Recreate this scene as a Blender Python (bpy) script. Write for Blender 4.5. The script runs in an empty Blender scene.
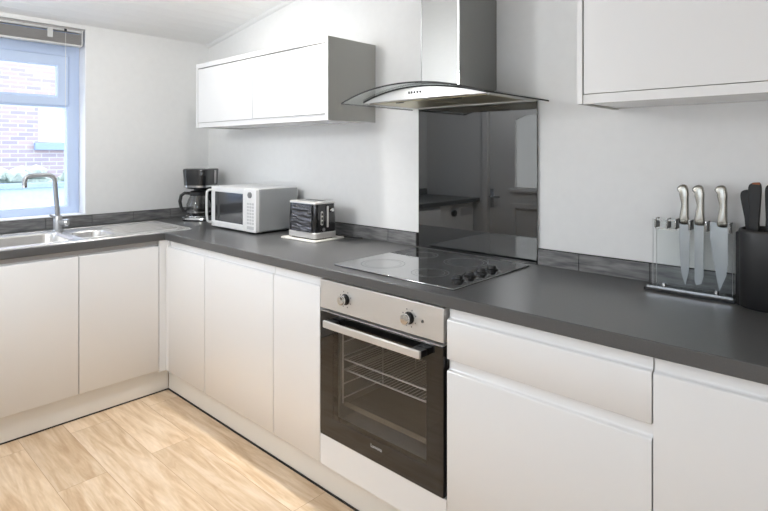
import bpy, bmesh, math, random
from mathutils import Vector, Matrix, noise
random.seed(7)
S = bpy.context.scene
COL = S.collection
PI = math.pi

# ------------------------------------------------------------------ materials
def new_mat(name):
    m = bpy.data.materials.new(name); m.use_nodes = True
    nt = m.node_tree
    return m, nt, nt.nodes['Principled BSDF']

def lin(r, g, b):
    f = lambda c: (c / 255 / 12.92) if c / 255 <= .04045 else ((c / 255 + .055) / 1.055) ** 2.4
    return (f(r), f(g), f(b), 1)

def mat(name, col, rough=.5, metal=0, coat=0, ior=1.5, bump=0, bscale=60, var=0, stretch=(1, 1, 1), crough=.05, cior=1.5):
    """procedural principled material: noise drives a slight tone variation and a bump"""
    m, nt, p = new_mat(name)
    p.inputs['Base Color'].default_value = col
    p.inputs['Roughness'].default_value = rough
    p.inputs['Metallic'].default_value = metal
    p.inputs['IOR'].default_value = ior
    p.inputs['Coat Weight'].default_value = coat
    p.inputs['Coat Roughness'].default_value = crough; p.inputs['Coat IOR'].default_value = cior
    tc = nt.nodes.new('ShaderNodeTexCoord'); mp = nt.nodes.new('ShaderNodeMapping')
    mp.inputs['Scale'].default_value = stretch
    nz = nt.nodes.new('ShaderNodeTexNoise'); nz.inputs['Scale'].default_value = bscale
    nz.inputs['Detail'].default_value = 5
    nt.links.new(tc.outputs['Object'], mp.inputs['Vector']); nt.links.new(mp.outputs[0], nz.inputs['Vector'])
    if var:
        rp = nt.nodes.new('ShaderNodeMapRange')
        rp.inputs['From Min'].default_value = .25; rp.inputs['From Max'].default_value = .75
        rp.inputs['To Min'].default_value = 1 - var; rp.inputs['To Max'].default_value = 1 + var
        nt.links.new(nz.outputs['Fac'], rp.inputs['Value'])
        mx = nt.nodes.new('ShaderNodeVectorMath'); mx.operation = 'SCALE'
        mx.inputs[0].default_value = col[:3]
        nt.links.new(rp.outputs[0], mx.inputs['Scale']); nt.links.new(mx.outputs[0], p.inputs['Base Color'])
    if bump:
        b = nt.nodes.new('ShaderNodeBump'); b.inputs['Strength'].default_value = bump; b.inputs['Distance'].default_value = .002
        nt.links.new(nz.outputs['Fac'], b.inputs['Height']); nt.links.new(b.outputs[0], p.inputs['Normal'])
    return m

def clear_mat(name, tint=(1, 1, 1, 1), ior=1.45, rough=.02, boost=0.0):
    """thin clear sheet: transparent with fresnel gloss"""
    m = bpy.data.materials.new(name); m.use_nodes = True
    nt = m.node_tree; nt.nodes.clear()
    o = nt.nodes.new('ShaderNodeOutputMaterial'); t = nt.nodes.new('ShaderNodeBsdfTransparent')
    g = nt.nodes.new('ShaderNodeBsdfGlossy'); f = nt.nodes.new('ShaderNodeFresnel'); x = nt.nodes.new('ShaderNodeMixShader')
    t.inputs['Color'].default_value = tint; g.inputs['Roughness'].default_value = rough; f.inputs['IOR'].default_value = ior
    a = nt.nodes.new('ShaderNodeMath'); a.operation = 'ADD'; a.use_clamp = True; a.inputs[1].default_value = boost
    ge = nt.nodes.new('ShaderNodeNewGeometry'); iv = nt.nodes.new('ShaderNodeMath'); iv.operation = 'SUBTRACT'; iv.inputs[0].default_value = 1
    ml = nt.nodes.new('ShaderNodeMath'); ml.operation = 'MULTIPLY'        # gloss on the outer faces only
    nt.links.new(ge.outputs['Backfacing'], iv.inputs[1]); nt.links.new(iv.outputs[0], ml.inputs[1])
    nt.links.new(f.outputs[0], a.inputs[0]); nt.links.new(a.outputs[0], ml.inputs[0]); nt.links.new(ml.outputs[0], x.inputs['Fac'])
    nt.links.new(t.outputs[0], x.inputs[1]); nt.links.new(g.outputs[0], x.inputs[2]); nt.links.new(x.outputs[0], o.inputs['Surface'])
    return m

WHITE_GLOSS = mat('white_gloss_door', lin(229, 229, 229), .16, coat=.3, bump=.02, bscale=8)
CARCASS = mat('white_carcass', lin(226, 226, 224), .45, bump=.02)
PANEL_SHADED = mat('end_panel_shaded_grey', lin(184, 184, 179), .4, bump=.02)  # grey darkened to carry the shade on the cabinet's side
RECESS_SHADE = mat('recess_shade_grey', lin(160, 158, 157), .4, bump=.02)  # shade of the recess under the worktop, put into a grey colour
PLINTH = mat('pale_grey_plinth', lin(222, 219, 213), .4, bump=.02)
WALL = mat('painted_plaster', lin(232, 232, 231), .55, bump=.05, bscale=25, var=.015)
CEIL = mat('painted_ceiling_boards', lin(238, 238, 237), .6, bump=.06, bscale=30, stretch=(6, 1, 6), var=.015)
TRIMW = mat('white_painted_trim', lin(226, 226, 225), .5, bump=.03)
WORKTOP = mat('charcoal_laminate', lin(84, 84, 84), .29, bump=.05, bscale=260, var=.08, ior=1.5)
SEAL = mat('black_seal', lin(28, 26, 25), .6, bump=.05)
STEEL = mat('brushed_steel', lin(152, 152, 150), .42, metal=1, bump=.06, bscale=40, stretch=(1, 1, 40), var=.03)
STEEL_H = mat('brushed_steel_horizontal', lin(214, 212, 209), .34, metal=.6, bump=.05, bscale=40, stretch=(1, 20, 40), var=.03)
SINK = mat('satin_sink_steel', lin(220, 219, 217), .27, metal=.75, bump=.04, bscale=70, var=.03)
CHROME = mat('polished_chrome', lin(222, 222, 222), .1, metal=1, bump=.01)
TAPM = mat('brushed_nickel', lin(178, 179, 181), .32, metal=.75, bump=.02)
BLACK_GLASS = mat('black_glass', lin(16, 16, 17), .03, ior=1.6, bump=.003, bscale=3)
HOB_GLASS = mat('black_ceramic_glass', lin(14, 15, 15), .04, coat=1, crough=.02, cior=2.4, ior=2.2, bump=.003, bscale=3)
SPLASH = mat('smoked_glass_splashback', lin(24, 26, 27), .02, coat=.4, crough=.02, ior=1.7, bump=.003, bscale=2)
BLACK_PL = mat('black_plastic', lin(24, 24, 25), .38, bump=.04)
BLACK_GL = mat('glossy_black_plastic', lin(15, 15, 17), .12, coat=.5, bump=.02)
DARK = mat('grey_enamel', lin(140, 139, 138), .35, bump=.05)
GREYPRINT = mat('grey_print', lin(120, 122, 124), .4, bump=.02)
RACKM = mat('rack_wire', lin(225, 224, 222), .3, metal=.6, bump=.01)
SILVER = mat('silver_side_paint', lin(172, 174, 175), .35, metal=.35, bump=.03)
MWHITE = mat('white_appliance_plastic', lin(230, 230, 229), .3, bump=.03)
LGREY = mat('light_grey_print', lin(196, 196, 196), .4, bump=.02)
MWIN = mat('microwave_window', lin(52, 53, 55), .08, ior=1.7, bump=.02, bscale=400)
PVC = mat('white_plastic_daylight_blue', lin(197, 213, 239), .35, bump=.02)  # white plastic with the blue cast of daylight put into its colour
REVEAL = mat('white_reveal', lin(238, 238, 240), .5, bump=.02)
BLINDM = mat('grey_blind_slats', lin(166, 163, 161), .45, bump=.05, stretch=(1, 1, 30), bscale=30, var=.06)
BLINDL = mat('pale_blind_rail', lin(205, 205, 203), .4, bump=.03)
CORDM = mat('cord', lin(235, 235, 230), .6, bump=.05)
BROWN = mat('orange_brown_wood', lin(150, 84, 46), .5, bump=.1, var=.1)
BOARDM = mat('pale_board', lin(226, 223, 216), .35, bump=.05, var=.03)
FILTER = mat('hood_filter_mesh', lin(196, 188, 160), .34, metal=1, bump=.5, bscale=220, var=.08)
BLACK_HANDLE = mat('black_handle', lin(18, 18, 19), .5, bump=.05)
BLACKOAK = mat('satin_black_block', lin(34, 34, 35), .45, bump=.08, bscale=120)
PANE = clear_mat('window_pane_glass', (.97, .98, 1, 1))
HOODG = clear_mat('hood_canopy_glass', (.93, .96, .95, 1), 1.5, boost=.06)
ACRYL = clear_mat('clear_acrylic', (.97, .98, .98, 1), 1.4, boost=.0)
JUG = clear_mat('jug_glass', (.62, .62, .62, 1), 1.6, boost=.06)
OVENG = clear_mat('oven_window_glass', (.80, .80, .80, 1), 1.5, .03, boost=.035)

def slate_mat():
    m, nt, p = new_mat('slate_tile')
    tc = nt.nodes.new('ShaderNodeTexCoord'); mp = nt.nodes.new('ShaderNodeMapping'); mp.inputs['Scale'].default_value = (3, 3, 22)
    nz = nt.nodes.new('ShaderNodeTexNoise'); nz.inputs['Scale'].default_value = 4; nz.inputs['Detail'].default_value = 8
    cr = nt.nodes.new('ShaderNodeValToRGB')
    cr.color_ramp.elements[0].position = .3; cr.color_ramp.elements[0].color = lin(82, 82, 84)
    cr.color_ramp.elements[1].position = .72; cr.color_ramp.elements[1].color = lin(138, 137, 136)
    b = nt.nodes.new('ShaderNodeBump'); b.inputs['Strength'].default_value = .3; b.inputs['Distance'].default_value = .003
    L = nt.links.new
    L(tc.outputs['Object'], mp.inputs['Vector']); L(mp.outputs[0], nz.inputs['Vector']); L(nz.outputs['Fac'], cr.inputs['Fac'])
    L(cr.outputs['Color'], p.inputs['Base Color']); L(nz.outputs['Fac'], b.inputs['Height']); L(b.outputs[0], p.inputs['Normal'])
    p.inputs['Roughness'].default_value = .38
    return m
SLATE = slate_mat()

def floor_mat():
    m, nt, p = new_mat('oak_planks'); L = nt.links.new; N = nt.nodes.new
    tc = N('ShaderNodeTexCoord'); mp = N('ShaderNodeMapping'); mp.inputs['Location'].default_value = (.1, -.03, 0)
    br = N('ShaderNodeTexBrick'); br.offset = .37; br.inputs['Scale'].default_value = 1
    br.inputs['Brick Width'].default_value = 1.25; br.inputs['Row Height'].default_value = .19
    br.inputs['Mortar Size'].default_value = .0012; br.inputs['Mortar Smooth'].default_value = .1; br.inputs['Bias'].default_value = 0
    br.inputs['Color1'].default_value = (0, 0, 0, 1); br.inputs['Color2'].default_value = (1, 1, 1, 1); br.inputs['Mortar'].default_value = (.5, .5, .5, 1)
    L(tc.outputs['Object'], mp.inputs['Vector']); L(mp.outputs[0], br.inputs['Vector'])
    # per-plank offset of the grain
    mp2 = N('ShaderNodeMapping'); mp2.inputs['Scale'].default_value = (1.4, 11, 1)
    off = N('ShaderNodeVectorMath'); off.operation = 'MULTIPLY_ADD'
    off.inputs[1].default_value = (7, 3, 0); L(br.outputs['Color'], off.inputs[0]); L(tc.outputs['Object'], off.inputs[2])
    L(off.outputs[0], mp2.inputs['Vector'])
    n1 = N('ShaderNodeTexNoise'); n1.inputs['Scale'].default_value = 1.6; n1.inputs['Detail'].default_value = 6; n1.inputs['Distortion'].default_value = 1.6
    n2 = N('ShaderNodeTexNoise'); n2.inputs['Scale'].default_value = 9; n2.inputs['Detail'].default_value = 8; n2.inputs['Distortion'].default_value = .6
    L(mp2.outputs[0], n1.inputs['Vector']); L(mp2.outputs[0], n2.inputs['Vector'])
    cr = N('ShaderNodeValToRGB'); e = cr.color_ramp.elements
    e[0].position = .3; e[0].color = lin(192, 163, 131); e[1].position = .68; e[1].color = lin(224, 204, 180)
    k = e.new(.5); k.color = lin(212, 188, 158)
    L(n1.outputs['Fac'], cr.inputs['Fac'])
    m1 = N('ShaderNodeMix'); m1.data_type = 'RGBA'; m1.blend_type = 'MULTIPLY'; m1.inputs[0].default_value = .3
    cr2 = N('ShaderNodeValToRGB'); cr2.color_ramp.elements[0].position = .3; cr2.color_ramp.elements[0].color = (.62, .55, .47, 1)
    cr2.color_ramp.elements[1].position = .65; cr2.color_ramp.elements[1].color = (1, 1, 1, 1)
    L(n2.outputs['Fac'], cr2.inputs['Fac']); L(cr.outputs['Color'], m1.inputs[6]); L(cr2.outputs['Color'], m1.inputs[7])
    # plank to plank tone
    m2 = N('ShaderNodeMix'); m2.data_type = 'RGBA'; m2.blend_type = 'MULTIPLY'; m2.inputs[0].default_value = .5
    cr3 = N('ShaderNodeValToRGB'); cr3.color_ramp.elements[0].color = (.80, .77, .74, 1); cr3.color_ramp.elements[1].color = (1.12, 1.12, 1.12, 1)
    L(br.outputs['Color'], cr3.inputs['Fac']); L(m1.outputs[2], m2.inputs[6]); L(cr3.outputs['Color'], m2.inputs[7])
    m3 = N('ShaderNodeMix'); m3.data_type = 'RGBA'; m3.inputs[7].default_value = lin(140, 104, 70)
    mf = N('ShaderNodeMath'); mf.operation = 'MULTIPLY'; mf.inputs[1].default_value = .6
    L(br.outputs['Fac'], mf.inputs[0]); L(mf.outputs[0], m3.inputs[0]); L(m2.outputs[2], m3.inputs[6])
    L(m3.outputs[2], p.inputs['Base Color'])
    b = N('ShaderNodeBump'); b.inputs['Strength'].default_value = .15; b.inputs['Distance'].default_value = .002
    L(n2.outputs['Fac'], b.inputs['Height']); L(b.outputs[0], p.inputs['Normal'])
    p.inputs['Roughness'].default_value = .42
    return m
FLOORM = floor_mat()

def brick_mat():
    m, nt, p = new_mat('pale_red_brick'); L = nt.links.new; N = nt.nodes.new
    tc = N('ShaderNodeTexCoord'); sx = N('ShaderNodeSeparateXYZ'); cx = N('ShaderNodeCombineXYZ')
    br = N('ShaderNodeTexBrick'); br.inputs['Scale'].default_value = 1
    br.inputs['Brick Width'].default_value = .24; br.inputs['Row Height'].default_value = .075; br.inputs['Mortar Size'].default_value = .009
    br.inputs['Color1'].default_value = lin(172, 156, 158); br.inputs['Color2'].default_value = lin(148, 142, 156); br.inputs['Mortar'].default_value = lin(180, 180, 186)
    L(tc.outputs['Object'], sx.inputs[0]); L(sx.outputs[1], cx.inputs[0]); L(sx.outputs[2], cx.inputs[1]); L(cx.outputs[0], br.inputs['Vector'])
    L(br.outputs['Color'], p.inputs['Base Color']); p.inputs['Roughness'].default_value = .9
    return m
BRICK = brick_mat()
RENDERM = mat('pale_blue_render', lin(166, 186, 214), .8, bump=.2, bscale=20, var=.06)
FELT = mat('blue_grey_coping', lin(138, 156, 184), .8, bump=.3, var=.1)
LEAFM = mat('pale_frosted_leaves', lin(172, 184, 176), .8, bump=.4, bscale=30, var=.25)
SILLB = mat('blue_painted_sill', lin(138, 160, 200), .6, bump=.05)
LACE = mat('net_curtain_white', lin(205, 209, 214), .8, bump=.1)
GROUND = mat('pale_paving', lin(226, 226, 224), .9, bump=.2, bscale=12, var=.08)
TOASTF = mat('rippled_black_gloss', lin(48, 48, 50), .16, ior=2.0, bump=.02)

def frosted_mat():
    m = bpy.data.materials.new('frosted_door_glass'); m.use_nodes = True; nt = m.node_tree; nt.nodes.clear()
    N = nt.nodes.new; L = nt.links.new
    o = N('ShaderNodeOutputMaterial'); t = N('ShaderNodeBsdfTranslucent'); g = N('ShaderNodeBsdfGlossy'); x = N('ShaderNodeMixShader')
    tc = N('ShaderNodeTexCoord'); v = N('ShaderNodeTexVoronoi'); v.inputs['Scale'].default_value = 40
    b = N('ShaderNodeBump'); b.inputs['Strength'].default_value = .4; b.inputs['Distance'].default_value = .01
    L(tc.outputs['Object'], v.inputs['Vector']); L(v.outputs['Distance'], b.inputs['Height'])
    L(b.outputs[0], t.inputs['Normal']); L(b.outputs[0], g.inputs['Normal'])
    t.inputs['Color'].default_value = (.95, .95, .95, 1); g.inputs['Roughness'].default_value = .2; x.inputs['Fac'].default_value = .08
    tr = N('ShaderNodeBsdfTransparent'); tr.inputs['Color'].default_value = (1, .975, .94, 1); x2 = N('ShaderNodeMixShader'); x2.inputs['Fac'].default_value = .75
    L(t.outputs[0], x2.inputs[1]); L(tr.outputs[0], x2.inputs[2]); L(x2.outputs[0], x.inputs[1]); L(g.outputs[0], x.inputs[2]); L(x.outputs[0], o.inputs['Surface'])
    return m
FROST = frosted_mat()

# ------------------------------------------------------------------ mesh builder
class MB:
    def __init__(self): self.bm = bmesh.new()
    def poly(self, pts):
        vs = [self.bm.verts.new(p) for p in pts]
        try: return self.bm.faces.new(vs)
        except ValueError: return None
    def box(self, x0, x1, y0, y1, z0, z1):
        if x0 > x1: x0, x1 = x1, x0
        if y0 > y1: y0, y1 = y1, y0
        if z0 > z1: z0, z1 = z1, z0
        v = [self.bm.verts.new((x, y, z)) for z in (z0, z1) for x, y in ((x0, y0), (x1, y0), (x1, y1), (x0, y1))]
        for f in ((3, 2, 1, 0), (4, 5, 6, 7), (0, 1, 5, 4), (1, 2, 6, 5), (2, 3, 7, 6), (3, 0, 4, 7)):
            self.bm.faces.new([v[i] for i in f])
        return self
    def loft(self, rings, cap=True, closed=True):
        R = [[self.bm.verts.new(p) for p in r] for r in rings]
        n = len(R[0])
        for a, b in zip(R, R[1:]):
            for i in range(n if closed else n - 1):
                j = (i + 1) % n
                self.bm.faces.new((a[i], a[j], b[j], b[i]))
        if cap and closed:
            self.bm.faces.new(list(reversed(R[0]))); self.bm.faces.new(R[-1])
        return self
    def tube(self, path, r, seg=12, cap=True):
        path = [Vector(p) for p in path]; rings = []
        rad = r if isinstance(r, (list, tuple)) else [r] * len(path)
        t0 = (path[1] - path[0]).normalized()
        up = Vector((0, 0, 1)) if abs(t0.z) < .9 else Vector((1, 0, 0))
        n = t0.cross(up).normalized()
        for i, p in enumerate(path):
            if i == 0: t = t0
            elif i == len(path) - 1: t = (path[-1] - path[-2]).normalized()
            else: t = ((path[i + 1] - p).normalized() + (p - path[i - 1]).normalized()).normalized()
            n = (n - t * n.dot(t)).normalized(); b = t.cross(n)
            rings.append([p + (n * math.cos(2 * PI * k / seg) + b * math.sin(2 * PI * k / seg)) * rad[i] for k in range(seg)])
        return self.loft(rings, cap)
    def cyl(self, p0, p1, r, r1=None, seg=24):
        return self.tube([p0, p1], [r, r if r1 is None else r1], seg)
    def lathe(self, prof, c=(0, 0, 0), seg=32, sx=1, sy=1):
        rings = [[(c[0] + r * sx * math.cos(2 * PI * k / seg), c[1] + r * sy * math.sin(2 * PI * k / seg), c[2] + z) for k in range(seg)] for r, z in prof]
        return self.loft(rings, True)
    def prism(self, poly, axis, a, b):
        """poly: 2-D outline; axis x: (y,z), y: (x,z), z: (x,y)"""
        def P(u, v, w): return {'x': (w, u, v), 'y': (u, w, v), 'z': (u, v, w)}[axis]
        return self.loft([[P(u, v, a) for u, v in poly], [P(u, v, b) for u, v in poly]])
    def cells(self, us, vs, solid, axis, a, b):
        """slab made of a grid of cells, some left out (holes), one clean shell"""
        cache = {}
        def V(i, j, k):
            key = (i, j, k)
            if key not in cache:
                u, v, w = us[i], vs[j], (a, b)[k]
                cache[key] = self.bm.verts.new({'x': (w, u, v), 'y': (u, w, v), 'z': (u, v, w)}[axis])
            return cache[key]
        nu, nv = len(us) - 1, len(vs) - 1
        ok = lambda i, j: 0 <= i < nu and 0 <= j < nv and solid(i, j)
        for i in range(nu):
            for j in range(nv):
                if not ok(i, j): continue
                for k in (0, 1): self.bm.faces.new((V(i, j, k), V(i + 1, j, k), V(i + 1, j + 1, k), V(i, j + 1, k)))
                for di, dj, e in ((-1, 0, ((i, j), (i, j + 1))), (1, 0, ((i + 1, j), (i + 1, j + 1))), (0, -1, ((i, j), (i + 1, j))), (0, 1, ((i, j + 1), (i + 1, j + 1)))):
                    if not ok(i + di, j + dj):
                        (p, q), (r, s) = e
                        self.bm.faces.new((V(p, q, 0), V(r, s, 0), V(r, s, 1), V(p, q, 1)))
        return self
    def build(self, name, m, parent=None, origin=None, bevel=0, seg=2, smooth=True, angle=35, keep=False):
        bm = self.bm
        if not keep: bmesh.ops.recalc_face_normals(bm, faces=bm.faces)
        o = origin
        if o is None:
            o = Vector((0, 0, 0))
            if parent is not None:
                q = parent
                while q.parent is not None: q = q.parent
                o = Vector(q.get('_o', (0, 0, 0)))
        o = Vector(o)
        bmesh.ops.translate(bm, verts=bm.verts, vec=-o)
        me = bpy.data.meshes.new(name); bm.to_mesh(me); bm.free()
        me.materials.append(m)
        if smooth:
            for p in me.polygons: p.use_smooth = True
            me.set_sharp_from_angle(angle=math.radians(angle))
        ob = bpy.data.objects.new(name, me); COL.objects.link(ob)
        if parent is not None: ob.parent = parent
        else: ob.location = o
        if bevel:
            b = ob.modifiers.new('bevel', 'BEVEL'); b.width = bevel; b.segments = seg; b.limit_method = 'ANGLE'; b.angle_limit = math.radians(40)
            b.harden_normals = False
        return ob

def thing(name, label, cat, loc, rotz=0, group=None, local=False):
    o = bpy.data.objects.new(name, None); COL.objects.link(o)
    o.empty_display_size = .05
    o.location = loc; o.rotation_euler = (0, 0, rotz)
    o['label'] = label; o['category'] = cat
    if group: o['group'] = group
    o['_o'] = (0, 0, 0) if local else tuple(loc)
    return o
def tag(o, label, cat, group=None):
    o['label'] = label; o['category'] = cat
    if group: o['group'] = group
    return o
def struct(o):
    o['kind'] = 'structure'; return o
def arc(cx, cy, r, a0, a1, n):
    return [(cx + r * math.cos(math.radians(a0 + (a1 - a0) * i / n)), cy + r * math.sin(math.radians(a0 + (a1 - a0) * i / n))) for i in range(n + 1)]
def rrect(x0, x1, y0, y1, r, n=6):
    return arc(x1 - r, y1 - r, r, 0, 90, n) + arc(x0 + r, y1 - r, r, 90, 180, n) + arc(x0 + r, y0 + r, r, 180, 270, n) + arc(x1 - r, y0 + r, r, 270, 360, n)

# ------------------------------------------------------------------ room
WX, WY, BY, EX = -.075, .045, -2.6, 7.2       # window wall, hob wall, opposite wall, far wall
CZ = lambda x: 2.16 + .15 * (x + .075)        # sloping boarded ceiling
m = MB(); m.box(WX - .35, EX + .2, BY - .3, WY + .2, -.06, 0); struct(m.build('floor', FLOORM, smooth=False))
# window wall with opening
m = MB()
ys = [BY - .2, -2.05, -.789, WY + .2]; zs = [0, .975, 2.135, 2.75]
m.cells(ys, zs, lambda i, j: not (i == 1 and j == 1), 'x', WX - .28, WX)
wl = struct(m.build('wall_left', WALL, smooth=False))
m = MB(); m.prism([(WX - .28, 0), (EX + .2, 0), (EX + .2, CZ(EX + .2) + .1), (WX - .28, CZ(WX - .28) + .1)], 'y', WY, WY + .15); struct(m.build('wall_right', WALL, smooth=False))
m = MB()
xs = [WX - .28, .64, 1.60, 1.95, 3.57, EX + .2]
m.cells(xs, [0, .92, 1.62, 2.02, 3.4], lambda i, j: not (i == 1 and j <= 2 or i == 3 and j == 1), 'y', BY - .15, BY); struct(m.build('wall_back', WALL, smooth=False))
m = MB(); m.box(EX, EX + .15, BY - .15, WY + .15, 0, 3.35); struct(m.build('wall_far', WALL, smooth=False))
# ceiling: tongue and groove boards running front to back, v-grooves between
m = MB(); top = []; bot = []
x = WX - .28
while x < EX + .25:
    w = .095
    bot += [(x, CZ(x) + .004), (x + .004, CZ(x)), (x + w - .004, CZ(x + w))]
    x += w
bot.append((x, CZ(x)))
outl = bot + [(x, CZ(x) + .1), (WX - .28, CZ(WX - .28) + .1)]
m.prism(outl, 'y', BY - .15, WY + .15); struct(m.build('ceiling', CEIL, smooth=False))
# small cornice along the hob wall
m = MB()
pts = [(.02, 0), (.45, 0), (EX, 0)]
m.loft([[(xx, WY, CZ(xx)), (xx, WY - .022, CZ(xx)), (xx, WY - .02, CZ(xx) - .01), (xx, WY - .008, CZ(xx) - .022), (xx, WY, CZ(xx) - .024)] for xx in (WX, 1.5, EX)])
struct(m.build('trim_1', TRIMW))

# ------------------------------------------------------------------ window
wi = thing('window_1', '', '', (-.21, -1.42, .975)); del wi['label']; del wi['category']; wi['kind'] = 'structure'
fx0, fx1 = -.250, -.185
m = MB(); ys = [-2.05, -1.965, -.862, -.791]; zs = [.975, 1.030, 1.649, 1.721, 1.968, 2.135]
m.cells(ys, zs, lambda i, j: not (i == 1 and j in (1, 3)), 'x', fx0, fx1); m.build('window_frame', PVC, wi, bevel=.006)
m = MB(); ys = [-1.975, -1.905, -.924, -.858]; zs = [1.655, 1.710, 1.904, 1.972]
m.cells(ys, zs, lambda i, j: not (i == 1 and j == 1), 'x', -.215, -.168); m.build('window_sash', PVC, wi, bevel=.008)
m = MB(); m.box(-.225, -.219, -1.967, -.860, 1.028, 1.651); m.build('window_pane', PANE, wi)
m = MB(); m.box(-.197, -.192, -1.907, -.922, 1.708, 1.906); m.build('window_pane', PANE, wi)
m = MB(); m.box(-.1845, WX + .012, -2.049, -.7955, .976, .984); m.build('window_sill', REVEAL, wi, bevel=.002)
m = MB(); m.box(-.1845, WX - .001, -.795, -.7895, .985, 2.134); m.build('window_reveal', REVEAL, wi)
w2 = thing('fill_window', '', '', (2.76, BY - .08, .92)); del w2['label']; del w2['category']; w2['kind'] = 'structure'  # unseen window added to let in frontal fill light
m = MB(); m.cells([1.95, 2.0, 2.735, 2.785, 3.52, 3.57], [.92, .97, 1.57, 1.62], lambda i, j: not (i in (1, 3) and j == 1), 'y', BY - .11, BY - .05); m.build('window_frame', PVC, w2, bevel=.005)  # frame of the added fill window
m = MB(); m.box(1.998, 3.522, BY - .083, BY - .077, .968, 1.572); m.build('window_pane', PANE, w2)  # pane of the added fill window
# raised venetian blind inside the reveal head
bl = thing('venetian_blind', 'raised grey venetian blind at the top of the window', 'blind', (-.09, -1.42, 2.02))
m = MB(); m.box(-.112, -.079, -2.04, -.812, 2.108, 2.128); m.build('headrail', BLINDL, bl, bevel=.003)
m = MB(); m.box(-.0785, -.0735, -2.04, -.80, 2.121, 2.131); m.build('valance_trim', BLINDM, bl, bevel=.001)
m = MB()
for k in range(17):
    z = 2.038 + k * .0036
    m.poly([(-.118 , -2.035, z - .0008), (-.118, -.814, z - .0008), (-.098, -.814, z + .0012), (-.078, -.814, z - .0008), (-.078, -2.035, z - .0008), (-.098, -2.035, z + .0012)])
    m.box(-.117, -.079, -2.034, -.815, z - .0012, z + .0010)
m.build('slats', BLINDM, bl, smooth=False)
m = MB(); m.box(-.118, -.078, -2.036, -.813, 2.022, 2.035); m.build('bottom_rail', BLINDL, bl, bevel=.003)
for y in (-.985, -1.85):
    m = MB(); m.box(-.0775, -.0745, y - .018, y + .012, 2.058, 2.118); m.build('bracket', BLINDL, bl, bevel=.002)
m = MB(); m.tube([(-.074, -.905, 2.12), (-.0735, -.905, 2.0), (-.0735, -.907, 1.70), (-.0735, -.905, 1.62)], .0012, 6); m.build('pull_cord', CORDM, bl)
m = MB(); m.box(-.077, -.071, -.912, -.898, 2.105, 2.122); m.build('cord_lock', BLACK_PL, bl, bevel=.002)
m = MB(); m.tube([(-.074, -.812, 2.125), (-.0735, -.812, 2.03)], .004, 8); m.build('end_bracket', BLINDL, bl)

# outside
hs = thing('brick_house', 'pale red brick house with a white window seen outside through the kitchen window', 'house', (-7.5, -1, 0))
m = MB(); ys = [-9, .864, 1.80, 8]; zs = [0, 1.545, 2.34, 6]
m.cells(ys, zs, lambda i, j: not (i == 1 and j == 1), 'x', -7.9, -7.5); m.build('brick_wall', BRICK, hs, smooth=False)
wf = MB().cells([.864, .93, 1.30, 1.36, 1.74, 1.80], [1.545, 1.61, 2.27, 2.34], lambda i, j: not (i in (1, 3) and j == 1), 'x', -7.66, -7.58).build('house_window_frame', LACE, hs, bevel=.01)
m = MB(); m.box(-7.64, -7.63, .92, 1.75, 1.60, 2.28); m.build('net_curtain', LACE, wf)
m = MB(); m.box(-7.56, -7.42, .80, 1.87, 1.41, 1.54); m.build('house_sill', SILLB, hs, bevel=.01)
m = MB(); m.prism([(-7.3, 5.9), (-8.5, 7.5), (-9.7, 5.9)], 'y', -9, 8); m.build('roof', FELT, hs)
gw = thing('garden_wall', 'low pale blue rendered wall with a dark coping outside the window', 'wall', (-4.2, -1, 0))
m = MB(); m.box(-4.3, -4.1, -7, 4, 0, .925); m.build('wall_body', RENDERM, gw)
m = MB(); m.box(-4.34, -4.06, -7, 4, .925, .985); m.build('coping', FELT, gw, bevel=.01)
m = MB()
for k in range(150):
    y = -6.5 + k * .065; x = -5.0 + random.uniform(-.25, .25); z = 1.0 + random.uniform(-.10, .08); r = random.uniform(.09, .17)
    bmesh.ops.create_icosphere(m.bm, subdivisions=1, radius=r, matrix=Matrix.Translation((x, y, z)) @ Matrix.Diagonal((1, 1, .8, 1)))
m.box(-5.1, -4.9, -6.5, 3.2, 0, 1.0)
tag(m.build('hedge', LEAFM), 'pale frosted hedge behind the low garden wall outside', 'hedge')
m = MB(); m.box(-12, WX - .4, -12, 10, -.12, -.02); struct(m.build('ground', GROUND, smooth=False))

# ------------------------------------------------------------------ opposite side (seen mirrored in the splashback)
d = thing('door_1', '', '', (1.1, BY, 0)); del d['label']; del d['category']; d['kind'] = 'structure'
m = MB(); m.cells([.64, .70, 1.54, 1.60], [0, 1.96, 2.02], lambda i, j: not (i == 1 and j == 0), 'y', BY - .1, BY + .03); m.build('door_frame', TRIMW, d, bevel=.004)
gx0, gx1 = .985, 1.30
arch = [(gx0 + (gx1 - gx0) * t / 12, 1.68 + .05 * math.sin(PI * t / 12)) for t in range(13)]
m = MB(); m.cells([.703, gx0, gx1, 1.537], [.006, 1.03, 1.735, 1.957], lambda i, j: not (i == 1 and j == 1), 'y', BY - .06, BY - .015); m.build('door_leaf', TRIMW, d, bevel=.003)
m = MB(); m.prism([(gx0, 1.735)] + arch[:1] + arch[1:-1] + arch[-1:] + [(gx1, 1.735)], 'y', BY - .055, BY - .018); m.build('arch_head', TRIMW, d, smooth=False)
m = MB(); m.box(gx0 - .002, gx1 + .002, BY - .042, BY - .036, 1.028, 1.736); m.build('door_glass', FROST, d)
for z0, z1 in ((.30, .88),):
    m = MB(); m.cells([.95, 1.0, 1.29, 1.34], [z0, z0 + .05, z1 - .05, z1], lambda i, j: not (i == 1 and j == 1), 'y', BY - .016, BY + .004); m.build('panel_moulding', TRIMW, d, bevel=.006)
m = MB(); m.box(.93, 1.36, BY - .016, BY + .01, .985, 1.012); m.build('glazing_bead', TRIMW, d, bevel=.004)
m = MB(); m.box(.72, .75, BY - .016, BY - .006, .82, 1.0); m.tube([(.735, BY - .01, .93), (.735, BY + .04, .93), (.74, BY + .045, .93), (.85, BY + .045, .93)], .009, 10); m.build('door_handle', CHROME, d)

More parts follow.
